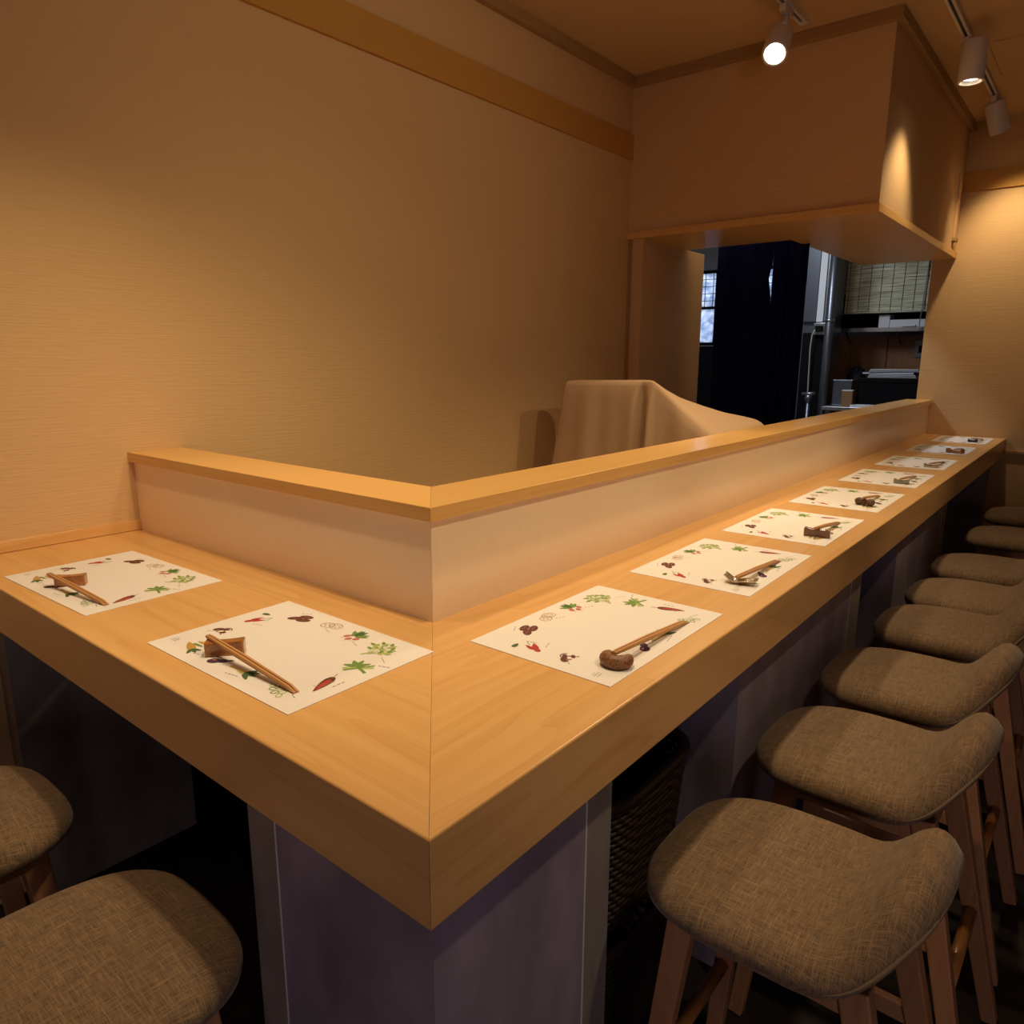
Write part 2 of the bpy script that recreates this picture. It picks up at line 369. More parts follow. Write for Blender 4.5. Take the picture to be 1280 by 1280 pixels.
# corner pedestal: mitred faces, end edges set off by a pale joint
pedestal('pedestal', [([(-C0, C0), (-0.398, C0), (-0.398, C0+0.09), (-C0-0.09, C0+0.09), (-C0-0.09, 0.398), (-C0, 0.398)], 'slate', 0.0),
    ([(-0.398, C0-0.001), (-0.401, C0-0.001), (-0.401, C0+0.09), (-0.398, C0+0.09)], 'joint', 0),
    ([(-0.401, C0), (-0.475, C0), (-0.475, 0.49), (-0.401, 0.49)], 'slate_edge', 0.001),
    ([(-C0+0.001, 0.398), (-C0+0.001, 0.401), (-C0-0.09, 0.401), (-C0-0.09, 0.398)], 'joint', 0),
    ([(-C0, 0.401), (-C0, 0.475), (-0.40, 0.475), (-0.40, 0.401)], 'slate_edge', 0.001)])
for y0, y1 in ((1.0, 1.875), (2.50, 3.415)):
    pedestal('pedestal', [([(-C0, y0), (-C0, y1), (-0.49, y1), (-0.49, y0)], 'slate', 0),
        ([(-C0+0.001, y1), (-C0+0.001, y1+0.003), (-0.49, y1+0.003), (-0.49, y1)], 'joint', 0),
        ([(-C0, y1+0.003), (-C0, y1+0.125), (-0.49, y1+0.125), (-0.49, y1+0.003)], 'slate_edge', 0.001)])
pedestal('pedestal', [([(-C0, 4.92), (-C0, BY-0.003), (-0.49, BY-0.003), (-0.49, 4.92)], 'slate_edge', 0)])
pedestal('pedestal', [([(LX+0.002, 0.06), (LX+0.075, 0.06), (LX+0.075, 0.49), (LX+0.002, 0.49)], 'slate_edge', 0)])

# ------------------------------------------------------------------ placemats with printed vegetables
MLen, MDep = 0.414, 0.286
PCOL = [('print_red', (0.42, 0.035, 0.03)), ('print_brown', (0.13, 0.035, 0.02)), ('print_green', (0.16, 0.27, 0.05)), ('print_dark_green', (0.055, 0.12, 0.03)),
        ('print_ochre', (0.50, 0.29, 0.06)), ('print_purple', (0.06, 0.02, 0.05)), ('print_tan', (0.42, 0.19, 0.09)), ('print_ink', (0.22, 0.16, 0.13)), ('print_lime', (0.40, 0.46, 0.14)), ('print_pink', (0.5, 0.16, 0.13))]
PM = [mat(n, c, 0.8) for n, c in PCOL]
RED, BRN, GRN, DGR, OCH, PUR, TAN, INK, LIM, PNK = range(10)
def print_mesh():
    motifs = []; mb = MB(); zc = [0.0]
    def nxt(): zc[0] += 0.0000015; return zc[0]
    def ell(x, y, a, b, ang, mi, n=14, pinch=0.0):
        z = nxt(); c, s_ = math.cos(R(ang)), math.sin(R(ang)); vs = []
        for k in range(n):
            t = 2*PI*k/n; px = a*math.cos(t); py = b*math.sin(t)*(1 - pinch*math.cos(t))
            vs.append((x+px*c-py*s_, y+px*s_+py*c, z))
        mb.add(vs, [tuple(range(n))], mi)
    def ring(x, y, a, b, ang, w, mi, n=16, k0=0, k1=None):
        z = nxt(); c, s_ = math.cos(R(ang)), math.sin(R(ang)); vs = []; k1 = n if k1 is None else k1
        for k in range(k0, k1+1):
            t = 2*PI*k/n
            for q in (0, w):
                px = (a-q)*math.cos(t); py = (b-q)*math.sin(t); vs.append((x+px*c-py*s_, y+px*s_+py*c, z))
        mb.add(vs, [(2*i, 2*i+1, 2*i+3, 2*i+2) for i in range(k1-k0)], mi)
    def line(pts, w, mi):
        z = nxt()
        for (x0, y0), (x1, y1) in zip(pts, pts[1:]):
            d = math.hypot(x1-x0, y1-y0) or 1; nx, ny = -(y1-y0)/d*w/2, (x1-x0)/d*w/2
            mb.add([(x0+nx, y0+ny, z), (x0-nx, y0-ny, z), (x1-nx, y1-ny, z), (x1+nx, y1+ny, z)], [(0, 1, 2, 3)], mi)
    def leaf(x, y, l, w, ang, mi): 
        c, s_ = math.cos(R(ang)), math.sin(R(ang)); ell(x+c*l/2, y+s_*l/2, l/2, w/2, ang, mi, 10, 0.35)
    def ticks(x, y, ang, k=3):          # the tiny unreadable caption beside each drawing
        for i in range(k):
            xx = x + i*0.0065*math.cos(R(ang)); yy = y + i*0.0065*math.sin(R(ang))
            line([(xx, yy), (xx+0.0038*math.cos(R(ang)), yy+0.0038*math.sin(R(ang))+0.0006)], 0.0012, INK)
    # red chillies
    mb = MB(); motifs.append(('printed_chilli', mb))
    ell(0.046, 0.178, 0.0125, 0.0042, 62, RED, pinch=0.5); ell(0.053, 0.184, 0.0115, 0.0038, 50, RED, pinch=0.5)
    ell(0.045, 0.188, 0.010, 0.0034, 70, RED, pinch=.4); line([(0.052, 0.193), (0.060, 0.205), (0.064, 0.190)], 0.0012, GRN); leaf(0.030, 0.207, 0.016, 0.008, 10, DGR); ticks(0.060, 0.170, 20)
    # brown beans
    mb = MB(); motifs.append(('printed_bean', mb))
    for x, y, a in ((0.098, 0.236, 40), (0.109, 0.250, 15), (0.116, 0.238, 25)):
        ell(x, y, 0.0125, 0.0068, a, BRN); line([(x-0.006, y-0.001), (x+0.006, y+0.002)], 0.0008, TAN)
    ticks(0.090, 0.255, 30)
    # lotus root slices (outlined)
    mb = MB(); motifs.append(('printed_lotus_root', mb))
    ring(0.176, 0.250, 0.012, 0.010, 20, 0.0013, TAN); ring(0.190, 0.255, 0.013, 0.010, -15, 0.0013, TAN)
    for k in range(6):
        ring(0.190+0.007*math.cos(k*PI/3), 0.255+0.0052*math.sin(k*PI/3), 0.0023, 0.0018, 0, 0.0007, TAN, 8)
    for k in range(4): ring(0.175+0.005*math.cos(k*PI/2), 0.250+0.0045*math.sin(k*PI/2), 0.0022, 0.0018, 0, 0.0007, TAN, 8)
    ticks(0.186, 0.238, -20)
    # radishes
    mb = MB(); motifs.append(('printed_radish', mb))
    for x, y in ((0.248, 0.240), (0.258, 0.234), (0.268, 0.240), (0.253, 0.248)):
        ell(x, y, 0.0056, 0.0045, 60, PNK); line([(x, y-0.004), (x-0.002, y-0.010)], 0.0008, PNK)
    for a in (40, 75, 110, 140, 20, 95): leaf(0.258, 0.246, 0.022, 0.008, a, DGR if a % 2 else GRN)
    ticks(0.272, 0.230, -20)
    # leafy herb
    mb = MB(); motifs.append(('printed_herb', mb))
    for a, l in ((60, 0.034), (80, 0.040), (100, 0.038), (120, 0.032), (45, 0.028)):
        c, s_ = math.cos(R(a)), math.sin(R(a)); line([(0.336, 0.212), (0.336+c*l, 0.212+s_*l)], 0.0014, LIM)
        for q in (0.55, 0.8, 1.0): leaf(0.336+c*l*q, 0.212+s_*l*q, 0.011, 0.0055, a+45*(1 if q != 0.8 else -1), GRN); leaf(0.336+c*l*q, 0.212+s_*l*q, 0.009, 0.005, a-50, LIM)
    line([(0.330, 0.206), (0.338, 0.222)], 0.004, LIM); ticks(0.362, 0.216, -30)
    # field peas and stalks
    mb = MB(); motifs.append(('printed_pea', mb))
    line([(0.352, 0.150), (0.385, 0.176)], 0.0055, LIM); line([(0.358, 0.146), (0.380, 0.182)], 0.0035, GRN)
    line([(0.350, 0.170), (0.388, 0.158)], 0.0045, GRN)
    for a in (150, 200, 110, 60): leaf(0.362, 0.165, 0.020, 0.008, a, GRN)
    ticks(0.384, 0.184, 20)
    # dark red carrot
    mb = MB(); motifs.append(('printed_carrot', mb))
    ell(0.374, 0.092, 0.021, 0.0062, 108, BRN, pinch=-0.55); ell(0.375, 0.090, 0.016, 0.0035, 108, RED, pinch=-0.5)
    for k in range(4): line([(0.368+0.002*k, 0.082+0.006*k), (0.378+0.0005*k, 0.085+0.006*k)], 0.0008, TAN)
    line([(0.368, 0.111), (0.364, 0.120)], 0.0014, OCH); ticks(0.388, 0.094, 90)
    # green rings
    mb = MB(); motifs.append(('printed_onion_ring', mb))
    for k, (x, y) in enumerate(((0.322, 0.040), (0.330, 0.034), (0.338, 0.041), (0.340, 0.030), (0.348, 0.036), (0.333, 0.046), (0.352, 0.028))):
        ring(x, y, 0.0055, 0.0042, 20*k, 0.0014, GRN if k % 2 else LIM, 12)
    ticks(0.356, 0.042, -20)
    # ginger-yellow shoots with green tips
    mb = MB(); motifs.append(('printed_shoot', mb))
    for k, a in enumerate((155, 165, 178, 190)):
        line([(0.242, 0.034+0.002*k), (0.242+0.034*math.cos(R(a)), 0.034+0.002*k+0.034*math.sin(R(a))*0.5)], 0.003, OCH if k % 2 else LIM)
    for a in (10, -25, 35, 60): leaf(0.243, 0.037, 0.022, 0.007, a, DGR)
    ticks(0.222, 0.022, 10, 4)
    # aubergine
    mb = MB(); motifs.append(('printed_aubergine', mb))
    ell(0.166, 0.033, 0.010, 0.0075, 30, PUR); ell(0.176, 0.040, 0.0085, 0.0058, 30, PUR); leaf(0.180, 0.044, 0.010, 0.006, 40, DGR); ell(0.164, 0.035, 0.0035, 0.0015, 30, PNK); ticks(0.186, 0.034, 10)
    # maize cobs
    mb = MB(); motifs.append(('printed_maize', mb))
    ell(0.078, 0.040, 0.019, 0.0058, 160, OCH, pinch=0.4); ell(0.090, 0.060, 0.022, 0.0045, 10, OCH, pinch=-0.4)
    for a in (200, 160, 230): leaf(0.088, 0.036, 0.017, 0.006, a+150, DGR)
    leaf(0.070, 0.048, 0.024, 0.005, 5, GRN)
    for k in range(4): line([(0.068+0.005*k, 0.042-0.001*k), (0.070+0.005*k, 0.0405-0.001*k)], 0.001, TAN)
    ticks(0.104, 0.030, 20)
    # mushrooms
    mb = MB(); motifs.append(('printed_mushroom', mb))
    for x, y, r_ in ((0.040, 0.112, 0.0088), (0.050, 0.118, 0.0062), (0.056, 0.108, 0.0055)):
        ell(x, y, r_, r_*0.62, 40, BRN); ell(x+0.004, y-0.005, r_*0.5, r_*0.25, -40, TAN)
    ring(0.052, 0.120, 0.008, 0.006, 0, 0.0018, BRN, 14, 0, 8)
    ticks(0.032, 0.098, 45)
    # signature
    mb = MB(); motifs.append(('printed_signature', mb))
    for k in range(5): line([(0.016+0.0034*k, 0.038), (0.018+0.0034*k, 0.042-0.001*(k % 2))], 0.0007, INK)
    line([(0.016, 0.034), (0.032, 0.035)], 0.0007, INK); line([(0.018, 0.045), (0.028, 0.045)], 0.0006, INK)
    return motifs
PR = []
for nm_, mb_ in print_mesh():
    k_ = 1.3 if 'carrot' in nm_ else 1.0 if 'signature' in nm_ else 1.2
    xs_ = [v[0] for v in mb_.v]; ys_ = [v[1] for v in mb_.v]; cx_ = (min(xs_)+max(xs_))/2; cy_ = (min(ys_)+max(ys_))/2
    mb_.v = [(cx_ + (v[0]-cx_)*k_, cy_ + (v[1]-cy_)*k_, v[2]) for v in mb_.v]
    o_ = mb_.build(nm_, PM)
    bm_ = bmesh.new(); bm_.from_mesh(o_.data)
    for f_ in bm_.faces:
        if f_.normal.z < 0: f_.normal_flip()
    bm_.to_mesh(o_.data); bm_.free()
    PR.append((nm_, o_.data)); bpy.data.objects.remove(o_)
mat_mb = MB(); rc = 0.004
mat_mb.box(0, MLen, 0, MDep, 0.0002, 0.0011)
def placemat(cx, cy, rz, label):
    """cx, cy = the corner at the diner's lower left"""
    t = empty('placemat', (cx, cy, H), rz, label, 'placemat', 'paper placemats on the counter')
    o = bpy.data.objects.new('sheet', sheet.data); COL.objects.link(o); o.parent = t
    for nm_, me_ in PR:
        p = bpy.data.objects.new(nm_, me_); COL.objects.link(p); p.parent = t; p.location = (0, 0, 0.0013)
    return t
sheet = mat_mb.build('sheet', M['paper'])
ML = [(-1.397, 0.034, R(1.8), 'paper placemat on short counter arm, next to the left wall'),
      (-0.757, 0.060, R(0.5), 'paper placemat on short counter arm, nearest the mitred corner')]
ordn = ['first', 'second', 'third', 'fourth', 'fifth', 'sixth', 'seventh', 'eighth']
rests_of = ['curled brown ring-shaped rest', 'silvery leaf-shaped rest', 'dark brown waisted block rest', 'knobbly brown rest', 'grey-green pillow rest', 'pale grey bar rest', 'amber brown bow-tie rest', 'small black rest']
MR = [(0.424, -0.0445), (0.974, -0.0465), (1.507, -0.0525), (2.065, -0.054), (2.655, -0.0565), (3.250, -0.0580), (3.926, -0.0645), (4.560, -0.054)]
RY = [MLen]*8
for x, y, a, lb in ML: placemat(x, y, a, lb)
for i, (y, x) in enumerate(MR):
    placemat(x, y, PI/2 + R((0.1, 0.4, 0.6, 0.3, 0.3, 0.4, 0.5, 0.2)[i]), 'paper placemat on long counter arm holding the ' + rests_of[i])
bpy.data.objects.remove(sheet)

# ------------------------------------------------------------------ chopsticks and rests
ZM = H + 0.0013
def chopsticks(p, q, label):
    """a joined pair from p (raised end on the rest) to q (tip on the mat)"""
    p = Vector(p); q = Vector(q); v = q-p; L_ = v.length
    t = empty('chopsticks', p, 0, label, 'chopsticks', 'wooden chopstick pairs laid on rests')
    t.rotation_mode = 'QUATERNION'
    xa = v.normalized(); ya = Vector((0, 0, 1)).cross(xa).normalized(); za = xa.cross(ya)
    t.rotation_quaternion = Matrix((xa, ya, za)).transposed().to_quaternion()
    for s_ in (-1, 1):
        mb = MB(); secs = [(0.0, 0.0044, 0.0052), (L_*0.04, 0.0052, 0.0058), (L_*0.45, 0.0064, 0.0070), (L_*0.93, 0.0056, 0.0058), (L_, 0.0050, 0.0016)]
        vs = []
        for x, w, h in secs:
            y0 = s_*0.0003; y1 = s_*w
            zb = -0.003; zt_ = zb + h
            c = w*0.22
            vs += [(x, y0, zb), (x, y1-s_*c, zb), (x, y1, zb+h*0.3), (x, y1, zt_-h*0.3), (x, y1-s_*c, zt_), (x, y0+s_*c*0.5, zt_)]
        fs = [(5, 4, 3, 2, 1, 0), tuple(range((len(secs)-1)*6, len(secs)*6))]
        for i in range(len(secs)-1):
            for k in range(6): fs.append((i*6+k, i*6+(k+1) % 6, (i+1)*6+(k+1) % 6, (i+1)*6+k))
        mb.add(vs, fs); mb.build('chopstick', M['stick'], t)
    return t
def rest(name_lab, loc, rz, mb_parts):
    t = None
    for nm, mb, mt, bev, sub in mb_parts:
        o = mb.build('chopstick_rest', mt, None, bev)
        o.location = loc; o.rotation_euler = (0, 0, rz)
        if sub:
            md = o.modifiers.new('round', 'SUBSURF'); md.levels = sub; md.render_levels = sub
            for p in o.data.polygons: p.use_smooth = True
        tag(o, name_lab, 'chopstick rest', 'chopstick rests on the placemats')
    return o
def waisted(L_, wd, ht, waist, dip):
    """block along x with concave sides and a dipped top"""
    mb = MB(); n = 8; vs = []
    for i in range(n+1):
        u = -1 + 2*i/n; k = 1 - u*u
        w = wd/2*(1 - waist*k); h = ht*(1 - dip*k); x = L_/2*u
        vs += [(x, -w, 0), (x, w, 0), (x, w, h), (x, -w, h)]
    fs = [(0, 3, 2, 1), (4*n, 4*n+1, 4*n+2, 4*n+3)]
    for i in range(n):
        for k in range(4): fs.append((i*4+k, i*4+(k+1) % 4, (i+1)*4+(k+1) % 4, (i+1)*4+k))
    return mb.add(vs, fs, 0, False)
LB = 'waisted block chopstick rest in glossy brown'
rest('glossy brown block chopstick rest on the placemat next to left wall', (-1.2110, 0.106, ZM), R(54), [('rest', waisted(0.060, 0.022, 0.024, 0.16, 0.07), M['glaze'], 0.0022, 0)])
rest('glossy brown block chopstick rest on the placemat nearest mitred corner', (-0.6060, 0.121, ZM), R(50), [('rest', waisted(0.062, 0.023, 0.025, 0.16, 0.07), M['glaze'], 0.0022, 0)])
chopsticks((-1.240, 0.0745, ZM+0.0275), (-1.0135, 0.0985, ZM+0.0032), 'wooden chopstick pair on the placemat next to left wall')
chopsticks((-0.6355, 0.108, ZM+0.0285), (-0.3905, 0.1105, ZM+0.0032), 'wooden chopstick pair on the placemat nearest mitred corner')
# right side: (rest x, rest y, rotation, builder), stick tip
def ringrest():
    mb = MB(); pts = []; rs = []; m_ = 26
    for k in range(m_+1):
        u = k/m_; t = R(-90 - 128 + 256*u); e = min(u, 1-u)
        rr = 0.0118*(0.70 + 0.30*min(1, e/0.25)); 
        if e < 0.04: rr *= (0.45 + 0.55*math.sqrt(e/0.04))
        pts.append((0.0175*math.cos(t), 0.0160*math.sin(t), 0.0108)); rs.append(rr)
    return mb.tube(pts, rs, 14)
def leafrest():
    mb = MB(); nu, nv = 14, 8; vs = []
    for side in (0, 1):
        for i in range(nu+1):
            u = -1 + 2*i/nu
            for j in range(nv+1):
                v = -1 + 2*j/nv
                w = 0.0165*(1 - 0.35*(1-abs(u))**1.5 if abs(u) < 1 else 1)*(1 - 0.25*abs(u)**3)
                x = 0.036*u; y = w*v + 0.006*u*u
                z = 0.0055 + 0.010*u*u + 0.006*v*v*(1-0.3*u*u) - (0.0045 if side == 0 else 0) + 0.002*math.sin(5*u)
                if side == 0 and abs(u) < 0.65: z -= 0.0
                vs.append((x, y, max(z, 0.0002)))
    m_ = (nu+1)*(nv+1); idx = lambda s_, i, j: s_*m_ + i*(nv+1)+j; fs = []
    for i in range(nu):
        for j in range(nv):
            fs.append((idx(1, i, j), idx(1, i+1, j), idx(1, i+1, j+1), idx(1, i, j+1))); fs.append((idx(0, i, j), idx(0, i, j+1), idx(0, i+1, j+1), idx(0, i+1, j)))
    for i in range(nu):
        for j in (0, nv): fs.append((idx(0, i, j), idx(0, i+1, j), idx(1, i+1, j), idx(1, i, j)))
    for j in range(nv):
        for i in (0, nu): fs.append((idx(0, i, j), idx(0, i, j+1), idx(1, i, j+1), idx(1, i, j)))
    return mb.add(vs, fs, 0, True)
def nutrest():
    mb = MB(); random.seed(3)
    for cx, r_ in ((-0.019, 0.0135), (0.0, 0.0115), (0.019, 0.0140)):
        n, m_ = 10, 7; vs = []; fs = []
        for i in range(m_+1):
            th = PI*i/m_
            for k in range(n):
                q = r_*(1 + random.uniform(-0.07, 0.07)); vs.append((cx + 1.1*q*math.sin(th)*math.cos(2*PI*k/n), q*math.sin(th)*math.sin(2*PI*k/n), 0.0125 + 0.9*q*math.cos(th)))
        for i in range(m_):
            for k in range(n): fs.append((i*n+k, i*n+(k+1) % n, (i+1)*n+(k+1) % n, (i+1)*n+k))
        mb.add(vs, fs, 0, True)
    return mb
def pillow(L_, wd, ht):
    mb = waisted(L_, wd, ht, -0.1, 0.35); return mb
def bow(L_, wd, ht):
    return waisted(L_, wd, ht, 0.58, 0.45)
RS = [(ringrest(), M['bean'], 0, 0, 0.0215, (-0.079, 0.500), R(8), (-0.0794, 0.7493)),
      (leafrest(), M['silver'], 0, 1, 0.0185, (-0.0955, 1.043), R(8), (-0.0951, 1.285)),
      (waisted(0.068, 0.022, 0.024, 0.25, 0.14), M['glaze_dark'], 0.0022, 0, 0.0245, (-0.1035, 1.606), R(10), (-0.1046, 1.823)),
      (nutrest(), M['nut'], 0, 0, 0.0265, (-0.118, 2.166), R(-12), (-0.1204, 2.374)),
      (pillow(0.056, 0.022, 0.020), M['celadon'], 0.004, 0, 0.0185, (-0.122, 2.735), R(5), (-0.1137, 2.965)),
      (pillow(0.060, 0.020, 0.018), M['silver'], 0.004, 0, 0.017, (-0.118, 3.315), R(5), (-0.0994, 3.534)),
      (bow(0.078, 0.040, 0.024), M['glaze'], 0.002, 0, 0.019, (-0.122, 3.985), R(-18), (-0.116, 4.200)),
      (bow(0.050, 0.030, 0.022), M['black_glaze'], 0.002, 0, 0.018, (-0.130, 4.650), R(10), (-0.1021, 4.850))]
rl = ['curled ring-shaped speckled brown chopstick rest nearest the mitred corner', 'silvery leaf-shaped chopstick rest beside the brown ring-shaped one', 'dark brown waisted block chopstick rest with glossy highlight on long arm',
      'knobbly brown nut-shaped chopstick rest on long counter arm', 'grey-green pillow-shaped chopstick rest halfway along the long arm', 'pale grey bar chopstick rest on third placemat from back wall',
      'amber brown bow-tie chopstick rest second from back wall', 'small black chopstick rest nearest the back wall']
for i, (mb, mt, bev, sub, hz, (x, y), rz, tip) in enumerate(RS):
    rest(rl[i], (x, y, ZM), rz, [('rest', mb, mt, bev, sub)])
    d = Vector((tip[0]-x, tip[1]-y, 0)).normalized()
    st = Vector((x, y, 0)) - d*(0.012 if i == 0 else 0.022)
    chopsticks((st.x, st.y, ZM + hz + 0.0025), (tip[0], tip[1], ZM + 0.0032), 'wooden chopstick pair leaning on the ' + rests_of[i])

# ------------------------------------------------------------------ bar stools
# local frame: origin on the floor below the seat centre; the front edge points to -x, the low back to +x
SH = H - 0.300
def stool():
    t = empty('bar_stool')
    N, K = 56, 10
    def outline(th):
        c, s_ = math.cos(th), math.sin(th)
        n = 3.3 if c < 0 else 2.75
        ex = 2/n
        return ((0.225 if c < 0 else 0.203)*math.copysign(abs(c)**ex, c), 0.190*math.copysign(abs(s_)**ex, s_))
    def lift(x, y):
        q = min(1.0, max(0.0, (x-0.058)/0.118)); q = q*q*(3-2*q); w = max(0.0, 1 - abs(y/0.193)**2.8)
        up = 0.118*q*(0.05 + 0.95*w)
        dome = -0.010*((x/0.2)**2 if x < 0 else 0) - 0.008*(y/0.18)**2
        saddle = -0.004*math.cos(min(1, abs(x)/0.2)*PI/2)*(1-abs(y)/0.18)
        return up + dome + saddle
    rings = []          # list of (scale, extra z, outset)
    prof = [(0.0, 0), (0.2, 0), (0.4, 0), (0.58, 0), (0.72, -0.0005), (0.80, -0.0012), (0.87, -0.004), (0.925, -0.0085), (0.965, -0.015), (0.99, -0.023), (1.0, -0.032), (0.99, -0.043), (0.955, -0.051), (0.87, -0.056), (0.6, -0.058), (0.3, -0.058), (0.0, -0.058)]
    vs = []; fs = []; idx = []
    for sc, dz in prof:
        row = []
        if sc == 0.0:
            vs.append((0, 0, SH + lift(0, 0) + dz)); row = [len(vs)-1]*N
        else:
            for k in range(N):
                x, y = outline(2*PI*k/N); x *= sc; y *= sc
                xx = x; z = SH + lift(x, y) + dz
                # the back leans outwards: lower surface of the back is set behind the upper one
                if x > 0.05 and dz < -0.03:
                    q = (x-0.05)/0.15; xx = x + 0.004*q
                vs.append((xx, y, z)); row.append(len(vs)-1)
        idx.append(row)
    for a, b in zip(idx, idx[1:]):
        for k in range(N):
            f = [a[k], a[(k+1) % N], b[(k+1) % N], b[k]]; f2 = []
            for q in f:
                if q not in f2: f2.append(q)
            fs.append(tuple(f2))
    MB().add(vs, fs, 0, True).build('seat', M['tweed'], t)
    # piping round the back rim
    pts = []
    for k in range(41):
        th = R(-72 + 144*k/40); x, y = outline(th); x2, y2 = x*1.004, y*1.004
        pts.append((x2, y2, SH + lift(x, y) - 0.034))
    MB().tube(pts, [0.0036*min(1, 0.1 + min(k, 40-k)/6) for k in range(41)], 8).build('piping', M['welt'], t)
    zu = SH - 0.056
    legs = {}
    for sx in (-1, 1):
        for sy in (-1, 1):
            top = Vector((-0.135 if sx < 0 else 0.115, sy*0.122, zu-0.002 + (0.0 if sx < 0 else 0.004))); bot = Vector((-0.190 if sx < 0 else 0.250, sy*0.170, 0.001))
            legs[sx, sy] = (top, bot)
            MB().bar(top, bot, 0.042, 0.030, 0.030, 0.025, Vector((1, 0, 0))).build('leg', M['beech'], t, 0.003)
    def at(sx, sy, z):
        a, b = legs[sx, sy]; u = (a.z-z)/(a.z-b.z); return a.lerp(b, u)
    for sy in (-1, 1):                                       # aprons along the sides
        a = at(-1, sy, zu-0.024); b = at(1, sy, zu-0.024)
        MB().bar(a, b, 0.018, 0.044, side=Vector((0, 1, 0))).build('apron', M['beech'], t, 0.002)
        a = at(-1, sy, 0.36); b = at(1, sy, 0.36)
        MB().bar(a, b, 0.016, 0.034, side=Vector((0, 1, 0))).build('stretcher', M['beech'], t, 0.003)
    for sx in (-1, 1):
        a = at(sx, -1, zu-0.022); b = at(sx, 1, zu-0.022)
        MB().bar(a, b, 0.018, 0.040, side=Vector((1, 0, 0))).build('apron', M['beech'], t, 0.002)
        a = at(sx, -1, 0.27); b = at(sx, 1, 0.27)
        MB().tube([a.lerp(b, 0.05), a.lerp(b, 0.95)], 0.0125, 12).build('footrest', M['rod'], t)
    return t
st0 = stool()
SX = [0.203, 0.203, 0.198, 0.212, 0.222, 0.222, 0.247, 0.250]
SY = [0.612, 1.090, 1.550, 2.040, 2.440, 2.900, 3.590, 4.200]
SR = [0.0, -1.0, -1.0, 0.5, 0.0, 0.5, 0, 0.5]
slab = ['brown tweed bar stool nearest the mitred counter corner on the right', 'brown tweed bar stool second from the corner along the long arm', 'brown tweed bar stool third from the corner along the long arm',
        'brown tweed bar stool fourth from the corner along the long arm', 'brown tweed bar stool fifth from the corner along the long arm', 'brown tweed bar stool third from the back wall',
        'brown tweed bar stool second from the back wall', 'brown tweed bar stool nearest the back wall']
for i in range(8):
    o = st0 if i == 0 else copy_tree(st0)
    o.location = (SX[i], SY[i], 0); o.rotation_euler = (0, 0, R(SR[i]))
    tag(o, slab[i], 'stool', 'bar stools along the counter')
# the short side: front edges point to +y
for x, y, a, lb in ((-0.495, -0.222, -91, 'brown tweed bar stool at short arm, closest to the camera'), (-1.015, -0.255, -90, 'brown tweed bar stool at short arm, nearer the left wall')):
    o = copy_tree(st0); o.location = (x, y, 0); o.rotation_euler = (0, 0, R(a)); tag(o, lb, 'stool', 'bar stools along the counter')

# ------------------------------------------------------------------ baskets in the knee space
def basket(loc, label):
    t = empty('wicker_basket', loc, 0, label, 'basket', 'dark wicker baskets under the counter')
    hx, hy, h = 0.155, 0.19, 0.30
    def ring(z, f, off):
        n = 64; pts = []
        for k in range(n+1):
            th = 2*PI*k/n; c, s_ = math.cos(th), math.sin(th)
            x = hx*f*math.copysign(abs(c)**0.45, c); y = hy*f*math.copysign(abs(s_)**0.45, s_)
            q = 1 + off*0.012*math.cos(16*th*2)
            pts.append((x*q, y*q, z))
        return pts
    w = MB()
    for i in range(21):
        z = 0.012 + i*0.0135; w.tube(ring(z, 0.86+0.14*z/h, 1 if i % 2 else -1), 0.0052, 5, cap=False)
    tag(w.build('weave', M['rattan'], t), kind='stuff')
    r_ = MB(); r_.tube(ring(h, 1.0, 0), 0.011, 8, cap=False); r_.build('rim', M['rattan'], t)
    b = MB(); b.box(-hx*0.8, hx*0.8, -hy*0.8, hy*0.8, 0.001, 0.008); b.build('base', M['rattan'], t)
basket((-0.275, 0.735, 0.002), 'dark wicker basket on the floor under the counter, below another')
basket((-0.275, 0.745, 0.316), 'dark wicker basket under the counter, stacked on top of another')

